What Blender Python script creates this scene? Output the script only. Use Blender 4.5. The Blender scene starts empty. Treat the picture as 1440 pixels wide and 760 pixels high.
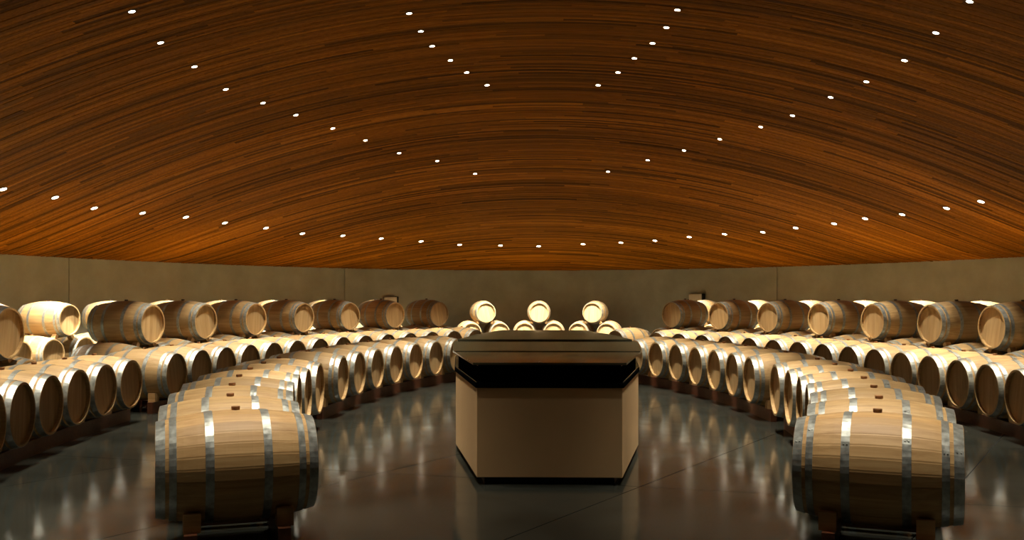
import bpy, bmesh, math, random
import numpy as np
from mathutils import Vector, Matrix

random.seed(7)
S = bpy.context.scene
COL = S.collection
PI = math.pi

# ------------------------------------------------------------------ camera
EYE = 1.55
cam_data = bpy.data.cameras.new('camera')
cam_data.sensor_width = 36.0
cam_data.lens = 1330.0 / 1440.0 * 36.0
cam_data.shift_y = 38.0 / 1440.0
cam_data.clip_start = 0.05
cam = bpy.data.objects.new('camera', cam_data)
COL.objects.link(cam)
cam.location = (-0.12, 0.0, EYE)
cam.rotation_euler = (PI / 2, 0.0, 0.0243)
S.camera = cam

# ------------------------------------------------------------------ world and exposure
world = bpy.data.worlds.new('world')
S.world = world
world.use_nodes = True
world.node_tree.nodes['Background'].inputs[0].default_value = (0.0, 0.0, 0.0, 1)
world.node_tree.nodes['Background'].inputs[1].default_value = 0.0
S.view_settings.view_transform = 'Standard'
S.view_settings.look = 'None'
S.view_settings.gamma = 1.0
S.view_settings.use_curve_mapping = False
S.view_settings.exposure = -0.1

# downlight output (each recessed lamp carries its own spot)
WATTS = {'A': 1600.0, 'B': 1080.0, 'C': 1250.0, 'N': 620.0, 'M': 540.0}
CONE = {'A': 96.0, 'B': 46.0, 'C': 38.0, 'N': 46.0, 'M': 52.0}
BLEND = {'A': 0.8, 'B': 0.6, 'C': 1.0, 'N': 0.7, 'M': 1.0}
LAMP_COLOR = (1.0, 0.92, 0.79)
LENS_GLOW = 24.0

# ------------------------------------------------------------------ room shape
CY, RA, RB_, ZW, DH, DP = 11.6, 11.4, 18.2, EYE + 0.83, 3.28, 1.2


def ceil_z(x, y):
    q = 1 - (x / RA) ** 2 - ((y - CY) / RB_) ** 2
    return ZW + DH * max(q, 0.0) ** DP


# ------------------------------------------------------------------ materials
def new_mat(name):
    m = bpy.data.materials.new(name)
    m.use_nodes = True
    nt = m.node_tree
    return m, nt, nt.nodes['Principled BSDF']


def N(nt, kind, **kw):
    n = nt.nodes.new(kind)
    for k, v in kw.items():
        if k in n.inputs:
            n.inputs[k].default_value = v
        else:
            setattr(n, k, v)
    return n


def ramp(nt, stops):
    r = nt.nodes.new('ShaderNodeValToRGB')
    e = r.color_ramp.elements
    e[0].position, e[0].color = stops[0][0], (*stops[0][1], 1)
    e[1].position, e[1].color = stops[-1][0], (*stops[-1][1], 1)
    for p, c in stops[1:-1]:
        k = e.new(p)
        k.color = (*c, 1)
    return r


def flat(name, color, rough=0.5, metal=0.0, spec=0.5):
    m, nt, b = new_mat(name)
    b.inputs['Base Color'].default_value = (*color, 1)
    b.inputs['Roughness'].default_value = rough
    b.inputs['Metallic'].default_value = metal
    b.inputs['Specular IOR Level'].default_value = spec
    return m


def wood(name, dark, light, scale=(1.2, 30, 30), rough=0.55, vary=0.25, attr=None, spec=0.3, bump=0.15):
    """Grain stretched along local X; optional per-piece tone attribute; per-object variation."""
    m, nt, b = new_mat(name)
    L = nt.links
    tc = N(nt, 'ShaderNodeTexCoord')
    mp = N(nt, 'ShaderNodeMapping')
    mp.inputs['Scale'].default_value = scale
    oi = N(nt, 'ShaderNodeObjectInfo')
    off = N(nt, 'ShaderNodeMath', operation='MULTIPLY')
    off.inputs[1].default_value = 37.0
    L.new(oi.outputs['Random'], off.inputs[0])
    cmb = N(nt, 'ShaderNodeCombineXYZ')
    for i in range(3):
        L.new(off.outputs[0], cmb.inputs[i])
    L.new(cmb.outputs[0], mp.inputs['Location'])
    L.new(tc.outputs['Object'], mp.inputs['Vector'])
    nz = N(nt, 'ShaderNodeTexNoise')
    nz.inputs['Scale'].default_value = 1.0
    nz.inputs['Detail'].default_value = 5.0
    nz.inputs['Roughness'].default_value = 0.6
    nz.inputs['Distortion'].default_value = 0.4
    L.new(mp.outputs[0], nz.inputs['Vector'])
    r = ramp(nt, [(0.3, dark), (0.72, light)])
    L.new(nz.outputs['Fac'], r.inputs[0])
    # value multiplier
    mr = N(nt, 'ShaderNodeMapRange')
    mr.inputs['To Min'].default_value = 1 - vary
    mr.inputs['To Max'].default_value = 1 + vary * 0.4
    L.new(oi.outputs['Random'], mr.inputs['Value'])
    val = mr.outputs[0]
    if attr:
        at = N(nt, 'ShaderNodeAttribute', attribute_name=attr)
        mu = N(nt, 'ShaderNodeMath', operation='MULTIPLY')
        L.new(at.outputs['Fac'], mu.inputs[0])
        L.new(val, mu.inputs[1])
        val = mu.outputs[0]
    mx = N(nt, 'ShaderNodeVectorMath', operation='SCALE')
    L.new(r.outputs[0], mx.inputs[0])
    L.new(val, mx.inputs['Scale'])
    L.new(mx.outputs[0], b.inputs['Base Color'])
    b.inputs['Roughness'].default_value = rough
    b.inputs['Specular IOR Level'].default_value = spec
    bp = N(nt, 'ShaderNodeBump')
    bp.inputs['Strength'].default_value = bump
    bp.inputs['Distance'].default_value = 0.004
    L.new(nz.outputs['Fac'], bp.inputs['Height'])
    L.new(bp.outputs[0], b.inputs['Normal'])
    return m


M_OAK = wood('oak', (0.38, 0.222, 0.080), (0.58, 0.390, 0.170), attr='tone')
M_STAVE = wood('oak_stave', (0.37, 0.205, 0.070), (0.56, 0.355, 0.145), vary=0.13)
M_HEAD = wood('oak_head', (0.42, 0.26, 0.10), (0.58, 0.40, 0.19), scale=(20, 20, 1.2), vary=0.2, attr='tone')
M_CORK = wood('cork', (0.20, 0.085, 0.03), (0.34, 0.16, 0.06), scale=(30, 30, 30), vary=0.1)
M_DARKBUNG = flat('dark_bung', (0.05, 0.025, 0.015), 0.6)
M_PINE = wood('pine_block', (0.38, 0.21, 0.07), (0.55, 0.34, 0.14), scale=(3, 25, 25))
M_RAIL = wood('dark_rail', (0.07, 0.022, 0.009), (0.13, 0.045, 0.018), scale=(2, 25, 25), rough=0.4)
M_SLAT = wood('ceiling_slat', (0.165, 0.050, 0.003), (0.36, 0.128, 0.007), scale=(0.6, 60, 60), vary=0.0,
              attr='tone', rough=0.55, bump=0.05, spec=0.02)
M_BACK = flat('ceiling_backing', (0.05, 0.018, 0.006), 0.8)
M_BLACK = flat('black_steel', (0.005, 0.005, 0.005), 0.10, 0.0, 0.2)
M_COLLAR = flat('collar_black', (0.004, 0.004, 0.004), 0.7, 0.0, 0.0)
M_GAP = flat('joint_filler', (0.015, 0.014, 0.012), 0.9)
M_TRIM = flat('lamp_trim', (0.10, 0.07, 0.05), 0.4, 0.3)
M_PLINTH = flat('plinth_black', (0.008, 0.007, 0.006), 0.5)


def hoop_material():
    m, nt, b = new_mat('galvanised_hoop')
    L = nt.links
    tc = N(nt, 'ShaderNodeTexCoord')
    nz = N(nt, 'ShaderNodeTexNoise')
    nz.inputs['Scale'].default_value = 26.0
    nz.inputs['Detail'].default_value = 4.0
    L.new(tc.outputs['Object'], nz.inputs['Vector'])
    r = ramp(nt, [(0.3, (0.24, 0.245, 0.21)), (0.7, (0.42, 0.43, 0.38))])
    L.new(nz.outputs['Fac'], r.inputs[0])
    L.new(r.outputs[0], b.inputs['Base Color'])
    rr = ramp(nt, [(0.3, (0.28,) * 3), (0.7, (0.46,) * 3)])
    L.new(nz.outputs['Fac'], rr.inputs[0])
    L.new(rr.outputs[0], b.inputs['Roughness'])
    b.inputs['Metallic'].default_value = 0.6
    return m


M_HOOP = hoop_material()


def plaster(name, c0, c1, scale, rough, bump=0.1):
    m, nt, b = new_mat(name)
    L = nt.links
    tc = N(nt, 'ShaderNodeTexCoord')
    n1 = N(nt, 'ShaderNodeTexNoise')
    n1.inputs['Scale'].default_value = scale
    n1.inputs['Detail'].default_value = 6.0
    n1.inputs['Roughness'].default_value = 0.62
    L.new(tc.outputs['Object'], n1.inputs['Vector'])
    r = ramp(nt, [(0.3, c0), (0.72, c1)])
    L.new(n1.outputs['Fac'], r.inputs[0])
    L.new(r.outputs[0], b.inputs['Base Color'])
    b.inputs['Roughness'].default_value = rough
    b.inputs['Specular IOR Level'].default_value = 0.25
    n2 = N(nt, 'ShaderNodeTexNoise')
    n2.inputs['Scale'].default_value = scale * 30
    n2.inputs['Detail'].default_value = 3.0
    L.new(tc.outputs['Object'], n2.inputs['Vector'])
    bp = N(nt, 'ShaderNodeBump')
    bp.inputs['Strength'].default_value = bump
    bp.inputs['Distance'].default_value = 0.003
    L.new(n2.outputs['Fac'], bp.inputs['Height'])
    L.new(bp.outputs[0], b.inputs['Normal'])
    return m


M_WALL = plaster('wall_concrete', (0.30, 0.285, 0.185), (0.39, 0.37, 0.25), 1.3, 0.8)
M_COUNTER = plaster('counter_plaster', (0.62, 0.40, 0.19), (0.70, 0.47, 0.23), 1.0, 0.6)
M_BOX = plaster('pale_box', (0.60, 0.52, 0.34), (0.68, 0.60, 0.42), 6.0, 0.6)


def floor_material():
    m, nt, b = new_mat('polished_concrete')
    L = nt.links
    tc = N(nt, 'ShaderNodeTexCoord')
    n1 = N(nt, 'ShaderNodeTexNoise')
    n1.inputs['Scale'].default_value = 0.9
    n1.inputs['Detail'].default_value = 7.0
    n1.inputs['Roughness'].default_value = 0.6
    n1.inputs['Distortion'].default_value = 0.8
    L.new(tc.outputs['Object'], n1.inputs['Vector'])
    r = ramp(nt, [(0.28, (0.014, 0.0145, 0.011)), (0.72, (0.034, 0.035, 0.027))])
    L.new(n1.outputs['Fac'], r.inputs[0])
    L.new(r.outputs[0], b.inputs['Base Color'])
    rr = ramp(nt, [(0.3, (0.09,) * 3), (0.75, (0.18,) * 3)])
    n3 = N(nt, 'ShaderNodeTexNoise')
    n3.inputs['Scale'].default_value = 3.0
    n3.inputs['Detail'].default_value = 5.0
    L.new(tc.outputs['Object'], n3.inputs['Vector'])
    L.new(n3.outputs['Fac'], rr.inputs[0])
    L.new(rr.outputs[0], b.inputs['Roughness'])
    b.inputs['Specular IOR Level'].default_value = 0.22
    bp = N(nt, 'ShaderNodeBump')
    bp.inputs['Strength'].default_value = 0.05
    bp.inputs['Distance'].default_value = 0.01
    L.new(n3.outputs['Fac'], bp.inputs['Height'])
    L.new(bp.outputs[0], b.inputs['Normal'])
    return m


M_FLOOR = floor_material()


def top_material():
    m, nt, b = new_mat('dark_glass_top')
    L = nt.links
    tc = N(nt, 'ShaderNodeTexCoord')
    n1 = N(nt, 'ShaderNodeTexNoise')
    n1.inputs['Scale'].default_value = 5.0
    n1.inputs['Detail'].default_value = 4.0
    L.new(tc.outputs['Object'], n1.inputs['Vector'])
    r = ramp(nt, [(0.3, (0.050, 0.046, 0.026)), (0.7, (0.072, 0.066, 0.038))])
    L.new(n1.outputs['Fac'], r.inputs[0])
    L.new(r.outputs[0], b.inputs['Base Color'])
    b.inputs['Roughness'].default_value = 0.07
    b.inputs['Specular IOR Level'].default_value = 0.5
    return m


M_TOP = top_material()


def lens_material():
    m, nt, b = new_mat('lamp_lens')
    nt.nodes.remove(b)
    e = N(nt, 'ShaderNodeEmission')
    e.inputs['Color'].default_value = (1.0, 0.86, 0.62, 1)
    e.inputs['Strength'].default_value = LENS_GLOW
    nt.links.new(e.outputs[0], nt.nodes['Material Output'].inputs[0])
    return m


M_LENS = lens_material()


# ------------------------------------------------------------------ object helpers
def mesh(name, verts, faces, mat, smooth=False, tone=None):
    me = bpy.data.meshes.new(name)
    me.from_pydata([tuple(v) for v in verts], [], faces)
    me.materials.append(mat)
    if smooth:
        me.polygons.foreach_set('use_smooth', [True] * len(me.polygons))
    if tone is not None:
        a = me.attributes.new('tone', 'FLOAT', 'FACE')
        a.data.foreach_set('value', tone)
    me.update()
    return me


def link(name, me, parent=None, loc=None, rot=None):
    o = bpy.data.objects.new(name, me)
    COL.objects.link(o)
    if parent is not None:
        o.parent = parent
    if loc is not None:
        o.location = loc
    if rot is not None:
        o.rotation_euler = rot
    return o


def thing(name, loc, rotz, label, cat, group=None):
    o = bpy.data.objects.new(name, None)
    o.empty_display_size = 0.1
    COL.objects.link(o)
    o.location = loc
    o.rotation_euler = (0, 0, rotz)
    o['label'] = label
    o['category'] = cat
    if group:
        o['group'] = group
    return o


def fix_normals(me):
    bm = bmesh.new()
    bm.from_mesh(me)
    bmesh.ops.recalc_face_normals(bm, faces=bm.faces)
    bm.to_mesh(me)
    bm.free()
    return me


def box_mesh(name, sx, sy, sz, mat, bevel=0.0, centre=True):
    bm = bmesh.new()
    bmesh.ops.create_cube(bm, size=1.0)
    for v in bm.verts:
        v.co = Vector((v.co.x * sx, v.co.y * sy, v.co.z * sz + (0 if centre else sz / 2)))
    if bevel:
        bmesh.ops.bevel(bm, geom=bm.edges[:], offset=bevel, segments=1, affect='EDGES', profile=0.5)
    me = bpy.data.meshes.new(name)
    bm.to_mesh(me)
    bm.free()
    me.materials.append(mat)
    return me


def prism(name, poly, z0, z1, mat, bevel=0.0):
    """Vertical prism of a plan polygon."""
    n = len(poly)
    v = [(x, y, z0) for x, y in poly] + [(x, y, z1) for x, y in poly]
    f = [list(range(n))[::-1], list(range(n, 2 * n))] + [[i, (i + 1) % n, n + (i + 1) % n, n + i] for i in range(n)]
    me = fix_normals(mesh(name, v, f, mat))
    if bevel:
        bm = bmesh.new()
        bm.from_mesh(me)
        bmesh.ops.bevel(bm, geom=bm.edges[:], offset=bevel, segments=2, affect='EDGES', profile=0.5)
        bm.to_mesh(me)
        bm.free()
    return me


ORD = ['zeroth', 'first', 'second', 'third', 'fourth', 'fifth', 'sixth', 'seventh', 'eighth', 'ninth', 'tenth', 'eleventh',
       'twelfth', 'thirteenth', 'fourteenth', 'fifteenth', 'sixteenth', 'seventeenth', 'eighteenth', 'nineteenth',
       'twentieth', 'twenty-first', 'twenty-second', 'twenty-third', 'twenty-fourth', 'twenty-fifth', 'twenty-sixth',
       'twenty-seventh', 'twenty-eighth']


# ------------------------------------------------------------------ setting: floor
def clip(poly, nx, ny, d):
    """Keep the part of a convex polygon with nx*x+ny*y <= d."""
    out = []
    for i in range(len(poly)):
        p, q = poly[i], poly[(i + 1) % len(poly)]
        a, b = nx * p[0] + ny * p[1] - d, nx * q[0] + ny * q[1] - d
        if a <= 0:
            out.append(p)
        if (a < 0 < b) or (b < 0 < a):
            t = a / (a - b)
            out.append((p[0] + t * (q[0] - p[0]), p[1] + t * (q[1] - p[1])))
    return out


def ellipse(a, b, n, cy=CY):
    return [(a * math.cos(2 * PI * i / n), cy + b * math.sin(2 * PI * i / n)) for i in range(n)]


def build_floor():
    base = link('floor', prism('floor', ellipse(RA + 0.05, RB_ + 0.05, 64), -0.25, -0.012, M_GAP))
    base['kind'] = 'structure'
    # saw-cut joints between the poured slabs: two families of parallel lines
    dx, dy = 0.523, 0.852
    n1 = (dy, -dx)
    c1 = [n1[0] * x + n1[1] * y for x, y in ((-1.92, 7.58), (0.6, 7.52))]
    step1 = c1[1] - c1[0]
    ex, ey = 0.970, -0.243
    n2 = (-ey, ex)
    c2 = n2[0] * 1.1 + n2[1] * 10.7
    c2b = n2[0] * 3.0 + n2[1] * 7.18
    step2 = c2 - c2b
    lines1 = [c1[0] + k * step1 for k in range(-9, 11)]
    lines2 = [c2 + k * step2 for k in range(-6, 7)]
    g = 0.004
    whole = ellipse(RA, RB_, 96)
    for i in range(len(lines1) - 1):
        strip = clip(clip(whole, n1[0], n1[1], lines1[i + 1] - g), -n1[0], -n1[1], -lines1[i] - g)
        if len(strip) < 3:
            continue
        for j in range(len(lines2) - 1):
            s = clip(clip(strip, n2[0], n2[1], lines2[j + 1] - g), -n2[0], -n2[1], -lines2[j] - g)
            if len(s) < 3:
                continue
            link('slab', prism('slab', s, -0.012, 0.0, M_FLOOR), base)


build_floor()


# ------------------------------------------------------------------ setting: wall
def wall_strip(name, t0, t1, a, b, z0, z1, thick, mat, step=0.03):
    n = max(2, int((t1 - t0) / step))
    v, f = [], []
    for i in range(n + 1):
        t = t0 + (t1 - t0) * i / n
        for (aa, bb) in ((a, b), (a + thick, b + thick)):
            for z in (z0, z1):
                v.append((aa * math.cos(t), CY + bb * math.sin(t), z))
    for i in range(n):
        k, m = 4 * i, 4 * i + 4
        f += [[k, m, m + 1, k + 1], [k + 2, k + 3, m + 3, m + 2], [k + 1, m + 1, m + 3, k + 3], [k, k + 2, m + 2, m]]
    f += [[0, 1, 3, 2], [4 * n, 4 * n + 2, 4 * n + 3, 4 * n + 1]]
    return fix_normals(mesh(name, v, f, mat))


wb = link('wall_back', wall_strip('wall_back', 0.0, PI, RA + 0.03, RB_ + 0.03, 0.0, ZW + 0.05, 0.25, M_WALL))
wb['kind'] = 'structure'
wf = link('wall_front', wall_strip('wall_front', PI, 2 * PI, RA + 0.03, RB_ + 0.03, 0.0, ZW + 0.05, 0.25, M_WALL))
wf['kind'] = 'structure'
JOINTS = [0.0, 0.29, 0.953, 2.09, 2.660, PI]     # plan angles of the vertical panel joints
for i in range(len(JOINTS) - 1):
    link('panel', wall_strip('panel', JOINTS[i] + 0.0007, JOINTS[i + 1] - 0.0007, RA, RB_, 0.0, ZW + 0.03, 0.028, M_WALL), wb)
link('panel', wall_strip('panel', PI + 0.0007, 2 * PI - 0.0007, RA, RB_, 0.0, ZW + 0.03, 0.028, M_WALL), wf)


# ------------------------------------------------------------------ setting: vaulted ceiling of narrow boards
def build_ceiling():
    nr, na = 24, 96
    v, f = [(0, CY, ceil_z(0, CY) + 0.035)], []
    for r in range(1, nr + 1):
        p = r / nr
        for k in range(na):
            t = 2 * PI * k / na
            x, y = (RA + 0.2) * p * math.cos(t), CY + (RB_ + 0.2) * p * math.sin(t)
            v.append((x, y, ceil_z(x, y) + 0.035))
    for k in range(na):
        f.append([0, 1 + k, 1 + (k + 1) % na])
    for r in range(nr - 1):
        for k in range(na):
            a, b = 1 + r * na + k, 1 + r * na + (k + 1) % na
            f.append([a, a + na, b + na, b])
    c = link('ceiling', mesh('ceiling', v, f, M_BACK, smooth=True))
    c['kind'] = 'structure'
    V, F, T = [], [], []
    rng = random.Random(3)
    y = CY - RB_ + 0.05
    drift = 1.0
    while y < CY + RB_ - 0.03:
        w = rng.uniform(0.055, 0.085) if y > 7 else rng.uniform(0.16, 0.22)
        xe = RA * math.sqrt(max(0.0, 1 - ((y + w / 2 - CY) / RB_) ** 2)) + 0.03
        x = -xe + rng.uniform(-3, 0)
        drift = min(1.25, max(0.8, drift + rng.uniform(-0.09, 0.09)))
        while x < xe:
            x1 = x + rng.uniform(2.2, 5.0)
            a, b = max(x, -xe), min(x1 - 0.004, xe)
            if b - a > 0.02:
                n = max(2, int((b - a) / 0.45))
                dz = rng.uniform(-0.004, 0.004)
                tone = drift * rng.choice([0.45, 0.7, 0.85, 0.95, 1.0, 1.05, 1.15, 1.3, 1.5])
                base = len(V)
                y0, y1 = y + 0.003, y + w - 0.003
                for i in range(n + 1):
                    xx = a + (b - a) * i / n
                    z0, z1 = ceil_z(xx, y0) + dz, ceil_z(xx, y1) + dz
                    V += [(xx, y0, z0 + 0.022), (xx, y0, z0), (xx, y1, z1), (xx, y1, z1 + 0.022)]
                for i in range(n):
                    k, m = base + 4 * i, base + 4 * i + 4
                    F += [[k, k + 1, m + 1, m], [k + 1, k + 2, m + 2, m + 1], [k + 2, k + 3, m + 3, m + 2]]
                    T += [tone] * 3
            x = x1
        y += w
    s = link('slat_lining', mesh('slat_lining', V, F, M_SLAT, tone=T), c)
    s['kind'] = 'stuff'


build_ceiling()

# ------------------------------------------------------------------ barrel
BL, BR, HR = 0.475, 0.35, 0.288      # half length, bilge radius, radius at the ends
NST = 28


def prof(s):
    return BR - (BR - HR) * (s / BL) ** 2


def make_body():
    rng = random.Random(11)
    ns = 14
    V, F, T = [], [], []
    ring = []
    for k in range(NST):
        a0, a1 = 2 * PI * k / NST, 2 * PI * (k + 1) / NST
        ring += [(a0 + 0.012, 0.0), ((a0 + a1) / 2, 0.0006), (a1 - 0.012, 0.0), (a1, -0.0012)]
    nr = len(ring)
    tones = [rng.uniform(0.86, 1.1) for _ in range(NST)]
    for i in range(ns + 1):
        s = -BL + 2 * BL * i / ns
        r = prof(s)
        for a, d in ring:
            V.append((s, (r + d) * math.sin(a), (r + d) * math.cos(a)))
    for i in range(ns):
        for k in range(nr):
            a, b = i * nr + k, i * nr + (k + 1) % nr
            F.append([a, b, b + nr, a + nr])
            T.append(tones[min(NST - 1, k // 4)])
    # chime (end grain ring) and the recessed inside wall
    for sgn, i in ((-1, 0), (1, ns)):
        o0 = i * nr
        i0 = len(V)
        for a, d in ring:
            V.append((sgn * BL, (HR - 0.020) * math.sin(a), (HR - 0.020) * math.cos(a)))
        j0 = len(V)
        for a, d in ring:
            V.append((sgn * (BL - 0.046), (HR - 0.016) * math.sin(a), (HR - 0.016) * math.cos(a)))
        for k in range(nr):
            q = (k + 1) % nr
            F.append([o0 + k, i0 + k, i0 + q, o0 + q] if sgn < 0 else [o0 + k, o0 + q, i0 + q, i0 + k])
            F.append([i0 + k, j0 + k, j0 + q, i0 + q] if sgn < 0 else [i0 + k, i0 + q, j0 + q, j0 + k])
            T += [1.05, 0.95]
    me = fix_normals(mesh('body', V, F, M_OAK, tone=T))
    return me


def make_stave():
    """One stave of thickness 27 mm, along X, at the top of the barrel."""
    n = 12
    h = PI / NST - 0.0008
    V, F = [], []
    for i in range(n + 1):
        s = -BL + 2 * BL * i / n
        r = prof(s)
        ri = r - (0.020 if abs(s) > BL - 0.04 else 0.026)
        for a, rr in ((-h, r - 0.0005), (-h * 0.8, r), (h * 0.8, r), (h, r - 0.0005), (h, ri), (-h, ri)):
            V.append((s, rr * math.sin(a), rr * math.cos(a)))
    for i in range(n):
        for k in range(6):
            q = (k + 1) % 6
            F.append([6 * i + k, 6 * i + q, 6 * i + 6 + q, 6 * i + 6 + k])
    F.append([0, 1, 2, 3, 4, 5])
    F.append([6 * n + k for k in range(6)])
    return fix_normals(mesh('stave', V, F, M_STAVE))


def make_head():
    """Eight boards with fine joints, local X is the outward face direction."""
    rng = random.Random(5)
    R = HR - 0.017
    nb = 8
    V, F, T = [], [], []
    for k in range(nb):
        y0, y1 = -R + 2 * R * k / nb + 0.0008, -R + 2 * R * (k + 1) / nb - 0.0008
        m = 5
        front = []
        for i in range(m + 1):
            y = y0 + (y1 - y0) * i / m
            front.append((y, -math.sqrt(max(0, R * R - y * y))))
        for i in range(m, -1, -1):
            y = y0 + (y1 - y0) * i / m
            front.append((y, math.sqrt(max(0, R * R - y * y))))
        b = len(V)
        nn = len(front)
        V += [(0.0, y, z) for y, z in front] + [(-0.018, y, z) for y, z in front]
        t = rng.uniform(0.9, 1.08)
        F.append([b + i for i in range(nn)])
        F.append([b + nn + i for i in range(nn)][::-1])
        T += [t, t]
        for i in range(nn):
            q = (i + 1) % nn
            F.append([b + i, b + nn + i, b + nn + q, b + q])
            T.append(t)
    return fix_normals(mesh('head', V, F, M_HEAD, tone=T))


def make_hoop(s0, s1, name):
    n = 56
    V, F = [], []
    for k in range(n):
        a = 2 * PI * k / n
        for s, d in ((s0, -0.001), (s0, 0.0035), (s1, 0.0035), (s1, -0.001)):
            r = prof(s) + d
            V.append((s, r * math.sin(a), r * math.cos(a)))
    for k in range(n):
        q = (k + 1) % n
        for j in range(4):
            jj = (j + 1) % 4
            F.append([4 * k + j, 4 * q + j, 4 * q + jj, 4 * k + jj])
    # two rivets on the lap
    for ds in (0.3, 0.7):
        s = s0 + (s1 - s0) * ds
        r = prof(s) + 0.0035
        b = len(V)
        a0 = 0.5
        for zz, rad in ((0.0, 0.006), (0.004, 0.004)):
            for k in range(6):
                t = 2 * PI * k / 6
                aa = a0 + rad * math.cos(t) / r
                V.append((s + rad * math.sin(t), (r + zz) * math.sin(aa), (r + zz) * math.cos(aa)))
        F += [[b + k, b + (k + 1) % 6, b + 6 + (k + 1) % 6, b + 6 + k] for k in range(6)] + [[b + 6 + k for k in range(6)]]
    return fix_normals(mesh(name, V, F, M_HOOP, smooth=False))


def make_bung(mat):
    n = 16
    V, F = [], []
    for z, r in ((-0.02, 0.024), (0.016, 0.027), (0.022, 0.025)):
        V += [(r * math.cos(2 * PI * k / n), r * math.sin(2 * PI * k / n), z) for k in range(n)]
    for i in range(2):
        for k in range(n):
            q = (k + 1) % n
            F.append([i * n + k, i * n + q, (i + 1) * n + q, (i + 1) * n + k])
    F.append([2 * n + k for k in range(n)])
    return fix_normals(mesh('bung', V, F, mat))


ME_BODY, ME_STAVE, ME_HEAD = make_body(), make_stave(), make_head()
HOOPS = [(-BL + 0.002, -BL + 0.056), (-0.397, -0.355), (-0.194, -0.144)]
HOOPS += [(-b, -a) for a, b in HOOPS]
ME_HOOPS = [make_hoop(a, b, 'hoop') for a, b in HOOPS]
ME_BUNG, ME_BUNG_DARK = make_bung(M_CORK), make_bung(M_DARKBUNG)
ME_CHOCK_UP = box_mesh('chock', 0.09, 0.075, 1.0, M_PINE, 0.004)


def barrel(x, y, zc, rotz, label, group, staves=False, dark_bung=False, chocks=None):
    """A barrel lying on its side; zc is the height of its axis, local +X looks to the middle of the room."""
    t = thing('wine_barrel', (x, y, zc - BR), rotz, label, 'barrel', group)
    c = (0, 0, BR)
    roll = random.uniform(-0.06, 0.06)
    if staves:
        for k in range(NST):
            link('stave', ME_STAVE, t, c, (2 * PI * k / NST, 0, 0))
    else:
        link('body', ME_BODY, t, c, (0, 0, 0))
    for sgn in (1, -1):
        link('head', ME_HEAD, t, (sgn * (BL - 0.038), 0, BR), (random.uniform(-0.25, 0.25), 0, 0 if sgn > 0 else PI))
    for me in ME_HOOPS:
        link('hoop', me, t, c, (roll + random.uniform(-0.5, 0.5), 0, 0))
    link('bung', ME_BUNG_DARK if dark_bung else ME_BUNG, t, (0, 0, 2 * BR))
    if chocks:
        half, dz = chocks
        ang = math.atan2(dz, half)
        for sx in (-0.31, 0.31):
            for sy in (-1, 1):
                link('chock', ME_CHOCK_UP, t, (sx, sy * half / 2, BR - dz / 2), (sy * (PI / 2 - ang), 0, 0)).scale = (1, 1, math.hypot(half, dz) - 2 * prof(0.262) - 0.004)
    return t


# ------------------------------------------------------------------ racks
ZAX = 0.49


def rail_mesh(pts, w=0.075, z0=0.0, z1=0.150):
    V, F = [], []
    n = len(pts)
    for i, (x, y) in enumerate(pts):
        a, b = pts[max(0, i - 1)], pts[min(n - 1, i + 1)]
        dx, dy = b[0] - a[0], b[1] - a[1]
        l = math.hypot(dx, dy)
        nx, ny = -dy / l * w / 2, dx / l * w / 2
        V += [(x + nx, y + ny, z0), (x + nx, y + ny, z1), (x - nx, y - ny, z1), (x - nx, y - ny, z0)]
    for i in range(n - 1):
        k, m = 4 * i, 4 * i + 4
        for j in range(4):
            q = (j + 1) % 4
            F.append([k + j, k + q, m + q, m + j])
    F += [[0, 1, 2, 3], [4 * n - 4, 4 * n - 1, 4 * n - 2, 4 * n - 3]]
    return fix_normals(mesh('rail', V, F, M_RAIL))


def chock_floor_mesh():
    P = [(0.195, 0.150), (0.305, 0.150), (0.305, 0.262), (0.258, 0.262), (0.195, 0.209)]
    n = len(P)
    V = [(-0.05, u, z) for u, z in P] + [(0.05, u, z) for u, z in P]
    F = [list(range(n)), [n + k for k in range(n)][::-1]] + [[k, n + k, n + (k + 1) % n, (k + 1) % n] for k in range(n)]
    return fix_normals(mesh('chock', V, F, M_PINE))


ME_CHOCK = chock_floor_mesh()


def rack(poses, label, group, chocks=True, zlift=0.0):
    """Two timber rails under a run of barrels, with a wedge each side of every barrel."""
    px = sum(p[0] for p in poses) / len(poses)
    py = sum(p[1] for p in poses) / len(poses)
    t = thing('barrel_rack', (px, py, 0), 0, label, 'rack', group)
    for s in (0.27, -0.27):
        pts = [(x + s * math.cos(r) - px, y + s * math.sin(r) - py) for x, y, r in poses]
        if len(pts) > 1:
            for end, nxt in ((0, 1), (-1, -2)):
                dx, dy = pts[end][0] - pts[nxt][0], pts[end][1] - pts[nxt][1]
                l = math.hypot(dx, dy)
                e = (pts[end][0] + dx / l * 0.36, pts[end][1] + dy / l * 0.36)
                pts = [e] + pts if end == 0 else pts + [e]
        else:
            x, y, r = poses[0]
            pts = [(pts[0][0] - 0.36 * math.sin(r), pts[0][1] + 0.36 * math.cos(r)),
                   (pts[0][0] + 0.36 * math.sin(r), pts[0][1] - 0.36 * math.cos(r))]
        link('rail', rail_mesh(pts, z1=0.150 + zlift), t)
    for i in range(len(poses) - 1):
        if i % 2 == 0:
            (x, y, r), (x2, y2, r2) = poses[i], poses[i + 1]
            link('crosspiece', ME_CROSS, t, ((x + x2) / 2 - px, (y + y2) / 2 - py, 0.06), (0, 0, (r + r2) / 2))
    if chocks:
        for x, y, r in poses:
            for s in (0.27, -0.27):
                for fl in (0, PI):
                    link('chock', ME_CHOCK, t, (x + s * math.cos(r) - px, y + s * math.sin(r) - py, zlift), (0, 0, r + fl))
    return t


ME_CROSS = box_mesh('crosspiece', 0.46, 0.07, 0.06, M_RAIL)


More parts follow.
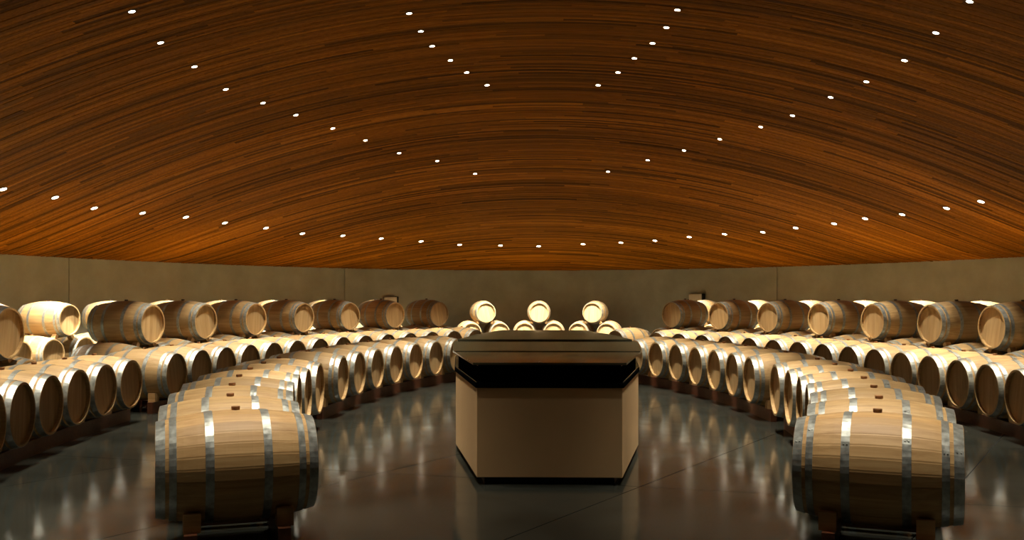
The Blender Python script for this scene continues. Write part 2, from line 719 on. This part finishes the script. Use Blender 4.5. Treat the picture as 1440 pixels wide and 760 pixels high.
def arc_pose(R, phi, side, rot=0.0):
    """Pose on the arc of a row; side -1 is the left wing, +1 the mirrored right wing."""
    t, t2 = math.radians(phi), math.radians(phi + rot)
    x, y = 12.2 - R * math.cos(t), CY + R * math.sin(t)
    return (x, y, -t2) if side < 0 else (-x, y, PI + t2)


WING = {-1: 'left', 1: 'right'}

# ---- innermost rows, one tier, each side of the counter
for side, near, far in ((-1, [-2.7 - 3.18 * k for k in range(6, -1, -1)], [2.5 + 3.27 * k for k in range(7)]),
                        (1, [-3.0 - 3.16 * k for k in range(6, -1, -1)], [2.2 + 3.1 * k for k in range(7)])):
    w = WING[side]
    n = 0
    for name, seg in (('near', near), ('far', far)):
        poses = [arc_pose(15.3, p, side) for p in seg]
        rack(poses, f'dark timber rack under the {name} half of the single-tier row just {w} of the counter', None)
        for x, y, r in poses:
            n += 1
            lab = f'pale oak barrel, {ORD[n]} from the front in the single-tier row just {w} of the counter'
            if n == 1:
                lab = f'large foreground oak barrel seen side on, front of the row {w} of the counter'
            barrel(x, y, ZAX, r, lab, f'barrels in the inner {w} row', staves=(n == 1))

# ---- second rows
R2, ROT2 = 17.7, 2.5
for side, segs in ((-1, ([-0.6 - 2.5 * k for k in range(5, -1, -1)], [3.9 + 2.58 * k for k in range(14)])),
                   (1, ([-4.9 + 2.6 * k for k in range(15)] + [36.2],))):
    w = WING[side]
    n = 0
    for q, seg in enumerate(segs):
        poses = [arc_pose(R2, p, side, ROT2) for p in seg]
        part = '' if len(segs) == 1 else (' near part of the', ' far part of the')[q]
        rack(poses, f'dark timber rack under the{part} second barrel row {w} of the counter', None)
        for x, y, r in poses:
            n += 1
            barrel(x, y, ZAX, r, f'pale oak barrel, {ORD[n]} from the front in the second row {w} of the counter',
                   f'barrels in the second {w} row')


# ---- a raised barrel on a pair of barrels
def stack(x, y, r, z_low, dz, half, top_label, low_labels, top_group, low_group, poses):
    ly = (-math.sin(r), math.cos(r))
    for k, lab in ((-1, low_labels[0]), (1, low_labels[1])):
        bx, by = x + k * half * ly[0], y + k * half * ly[1]
        poses.append((bx, by, r))
        barrel(bx, by, z_low, r, lab, low_group)
    barrel(x, y, z_low + dz, r, top_label, top_group, dark_bung=True, chocks=(half, dz))


R3, ROT3 = 18.78, 5.0
for side, phis in ((-1, [-3.0] + [8.4 + 4.8 * k for k in range(7)]), (1, [4.4 + 4.93 * k for k in range(7)])):
    w = WING[side]
    runs = [[], []]
    for n, p in enumerate(phis, 1):
        x, y, r = arc_pose(R3, p, side, ROT3)
        stack(x, y, r, ZAX + 0.03, 0.62, 0.39,
              f'brown oak barrel raised on the third row {w} of the counter, {ORD[n]} from the front',
              [f'low oak barrel carrying the {ORD[n]} raised one from the front, third row {w}, {e} of the pair'
               for e in (('nearer', 'farther') if side > 0 else ('farther', 'nearer'))][::1] if False else
              [f'oak barrel, {e} of two under the {ORD[n]} raised barrel, third row {w} of the counter'
               for e in (('nearer', 'farther') if side < 0 else ('farther', 'nearer'))],
              f'raised barrels on the third {w} row', f'low barrels of the third {w} row', runs[0 if p < 0 else 1])
    for q, run in enumerate(runs):
        if run:
            run.sort(key=lambda a: a[1])
            rack(run, f'dark timber rack under the third row {w} of the counter' + (', near the aisle' if q == 0 else ''), None, zlift=0.03)


# ---- row along the wall, with the three pyramids facing the room at its middle
def wall_poses():
    a3, b3 = 9.9, 17.0
    th = np.linspace(0, PI * 0.75, 20001)
    X, Y = a3 * np.sin(th), CY + b3 * np.cos(th)
    s = np.concatenate([[0], np.cumsum(np.hypot(np.diff(X), np.diff(Y)))])
    out = []
    for i in range(11):
        t = float(np.interp(1.72 * i, s, th))
        x, y = a3 * math.sin(t), CY + b3 * math.cos(t)
        nx, ny = -math.sin(t) / a3, -math.cos(t) / b3
        out.append((x, y, nx, ny))
    return out


WP = wall_poses()
pyramid_run = []
for i, side, nm in ((1, -1, 'left'), (0, 1, 'middle'), (1, 1, 'right')):
    x, y, nx, ny = WP[i]
    r = math.atan2(ny, nx * side)
    stack(x * side, y, r, ZAX, 0.60, 0.43,
          f'brightly lit barrel on top of the {nm} pyramid beyond the counter',
          [f'{e} bottom barrel of the {nm} pyramid beyond the counter' for e in ('left', 'right')][::1],
          'top barrels of the pyramids', 'bottom barrels of the pyramids', pyramid_run)
pyramid_run.sort(key=lambda a: a[0])
rack(pyramid_run, 'dark timber rack under the three barrel pyramids by the end wall', None)
for side, last in ((-1, 10), (1, 9)):
    w = WING[side]
    run = []
    for k in range(last, 2, -1):
        x, y, nx, ny = WP[k]
        r = math.atan2(ny, nx * side)
        n = last - k + 1
        stack(x * side, y, r, ZAX, 0.63, 0.43,
              f'raised oak barrel by the {w} wall, {ORD[n]} from the front',
              [f'oak barrel, {e} of two under the {ORD[n]} raised barrel by the {w} wall'
               for e in (('nearer', 'farther') if side < 0 else ('farther', 'nearer'))],
              f'raised barrels by the {w} wall', f'low barrels by the {w} wall', run)
    run.sort(key=lambda a: a[1])
    rack(run, f'dark timber rack under the barrels along the {w} wall', None)


# ------------------------------------------------------------------ tasting counter
def build_counter():
    t = thing('tasting_counter', (0, 11.3, 0), 0, 'long octagonal plaster counter with a dark glass top in the middle of the room', 'counter')
    half = [(-3.5, 0.60), (-1.75, 0.92), (0.0, 1.06), (1.75, 0.92), (3.5, 0.62)]   # y, half width

    def plan(off):
        right = [(w - off, y * (1 - off / 3.5)) for y, w in half]
        return right + [(-x, y) for x, y in right[::-1]]

    link('plinth', prism('plinth', plan(0.06), 0.0, 0.06, M_PLINTH), t)
    link('body', prism('body', plan(0.0), 0.06, 0.800, M_COUNTER, 0.004), t)
    link('lower_lip', prism('lower_lip', plan(-0.012), 0.800, 0.842, M_COLLAR, 0.005), t)
    link('lip_edge', prism('lip_edge', plan(-0.004), 0.842, 0.850, M_BLACK, 0.003), t)
    link('collar', prism('collar', plan(0.025), 0.842, 0.975, M_COLLAR, 0.003), t)
    link('upper_lip', prism('upper_lip', plan(0.01), 0.975, 0.988, M_BLACK, 0.003), t)
    whole = plan(-0.03)
    cuts = [-3.7, -1.95, 0.28, 2.0, 3.7]
    for a, b, up in zip(cuts[:-1], cuts[1:], (0.0, 0.006, 0.020, 0.020)):
        p = clip(clip(whole, 0, 1, b - 0.006), 0, -1, -a - 0.006)
        link('top_panel', prism('top_panel', p, 0.990, 1.010 + up, M_TOP, 0.002), t)
    link('top_bed', prism('top_bed', plan(0.03), 0.986, 0.992, M_BLACK), t)


build_counter()


# ------------------------------------------------------------------ small boxes on the end wall
def wall_box(theta, z, label):
    x, y = (RA - 0.075) * math.cos(theta), CY + (RB_ - 0.075) * math.sin(theta)
    nx, ny = -math.cos(theta) / RA, -math.sin(theta) / RB_
    r = math.atan2(ny, nx) + PI / 2
    t = thing('wall_box', (x, y, z), r, label, 'box', 'boxes on the end wall')
    link('case', box_mesh('case', 0.42, 0.14, 0.19, M_BOX, 0.006, centre=False), t)
    link('end_cap', box_mesh('end_cap', 0.05, 0.15, 0.20, M_BLACK, 0.004, centre=False), t, (0.235, 0, 0))
    link('stub', box_mesh('stub', 0.05, 0.06, 0.04, M_BLACK, 0.004, centre=False), t, (-0.235, 0, 0.0))


wall_box(1.977, EYE - 0.19, 'small pale box with a dark end on the wall above the left barrels')
wall_box(1.1475, EYE - 0.10, 'small pale box on the wall above the right barrels')


# ------------------------------------------------------------------ recessed downlights
def lathe(name, prof_rz, n, mat):
    V, F = [], []
    for r, z in prof_rz:
        V += [(r * math.cos(2 * PI * k / n), r * math.sin(2 * PI * k / n), z) for k in range(n)]
    for i in range(len(prof_rz) - 1):
        for k in range(n):
            q = (k + 1) % n
            F.append([i * n + k, i * n + q, (i + 1) * n + q, (i + 1) * n + k])
    return fix_normals(mesh(name, V, F, mat, smooth=True))


ME_TRIM = lathe('trim_ring', [(0.052, 0.03), (0.052, -0.014), (0.064, -0.016), (0.068, -0.011), (0.068, 0.03)], 20, M_TRIM)
ME_LENS = mesh('lens', [(0.052 * math.cos(2 * PI * k / 20), 0.052 * math.sin(2 * PI * k / 20), -0.012) for k in range(20)],
               [list(range(20))[::-1]], M_LENS)
SPOT = {}
for k in 'ABCNM':
    d = bpy.data.lights.new('downlight_beam', 'SPOT')
    d.energy, d.color = WATTS[k], LAMP_COLOR
    d.spot_size, d.spot_blend = math.radians(CONE[k]), BLEND[k]
    d.shadow_soft_size = 0.035
    SPOT[k] = d


def downlight(x, y, row, label, group):
    z = ceil_z(x, y)
    e = 0.02
    nrm = Vector((-(ceil_z(x + e, y) - ceil_z(x - e, y)) / (2 * e), -(ceil_z(x, y + e) - ceil_z(x, y - e)) / (2 * e), 1)).normalized()
    t = thing('downlight', (x, y, z), 0, label, 'light', group)
    t.scale = (1.1,) * 3 if row == 'A' else (0.74,) * 3
    q = nrm.to_track_quat('Z', 'Y').to_euler()
    link('trim_ring', ME_TRIM, t, (0, 0, 0), q)
    link('lens', ME_LENS, t, (0, 0, 0), q)
    s = bpy.data.objects.new('beam', SPOT[row])
    COL.objects.link(s)
    s.parent = t
    s.location = (0, 0, -0.05)
    return t


LA = [(-8.85, 15.31), (-8.62, 16.55), (-8.49, 17.76), (-8.07, 18.97), (-7.60, 20.09), (-7.14, 21.24), (-6.54, 22.42), (-5.94, 23.53), (-5.11, 24.45), (-4.25, 25.31), (-3.27, 26.10), (-2.26, 26.79), (-1.11, 27.13), (-0.02, 27.28), (1.25, 27.00), (2.29, 26.62), (3.18, 26.11), (4.00, 25.38), (4.79, 24.62), (5.58, 23.81), (6.15, 22.91), (6.75, 21.89), (7.14, 20.98), (7.58, 20.02), (7.99, 18.84), (8.22, 17.89)]
LB = [(-4.90, 11.10), (-5.04, 12.31), (-5.02, 13.49), (-4.97, 14.72), (-4.68, 15.75), (-4.37, 16.71), (-3.95, 17.82), (-3.51, 18.84), (-2.99, 19.92), (-2.27, 20.74), (-1.50, 21.80), (1.55, 21.68), (2.34, 20.71), (2.99, 19.82), (3.54, 18.83), (4.09, 17.74), (4.43, 16.82), (4.71, 15.57), (4.93, 14.54), (5.05, 13.36), (4.98, 12.16), (4.87, 10.98)]
LC = [(-1.88, 13.18), (-1.81, 13.97), (-1.72, 14.67), (-1.50, 15.40), (-1.28, 16.05), (-0.97, 16.76), (1.00, 16.79), (1.29, 16.09), (1.49, 15.36), (1.69, 14.61), (1.80, 13.88), (1.85, 13.13)]
for i, (x, y) in enumerate(LA, 1):
    downlight(x, y, 'A', f'small lit downlight, {ORD[i]} from the left in the lowest ceiling row above the wall', 'downlights of the lowest row')
for i, (x, y) in enumerate(LB, 1):
    s = 'left' if x < 0 else 'right'
    n = i if x < 0 else len(LB) + 1 - i
    downlight(x, y, 'B', f'small lit downlight, {ORD[n]} from the outer end, middle ceiling row, {s} side', 'downlights of the middle row')
for i, (x, y) in enumerate(LC, 1):
    s = 'left' if x < 0 else 'right'
    n = i if x < 0 else len(LC) + 1 - i
    downlight(x, y, 'C', f'small lit downlight, {ORD[n]} from the top edge in the innermost {s} ceiling row', 'downlights of the innermost row')
# the same three rings go on over the near half of the room, above the frame
OUT = 'recessed downlight high overhead, above the frame of the photograph'
for s in (-1, 1):
    for y in (14.3, 13.1, 11.9, 10.7, 9.4, 8.1, 6.8):
        downlight(s * 9.25 * math.sqrt(1 - ((y - CY) / 19.0) ** 2), y, 'A', OUT, 'downlights overhead')
    for x, y in [p for p in LB if p[0] * s > 0 and 12.9 < p[1] < 20.9]:
        downlight(x, 2 * CY - y, 'N', OUT, 'downlights overhead')
    for y in (12.2, 11.4, 10.6, 9.8, 9.0):
        downlight(s * 1.92, y, 'C', OUT, 'downlights overhead')
    for y in (8.1, 7.2, 6.3, 5.4):
        downlight(s * 1.88, y, 'M', OUT, 'downlights overhead')
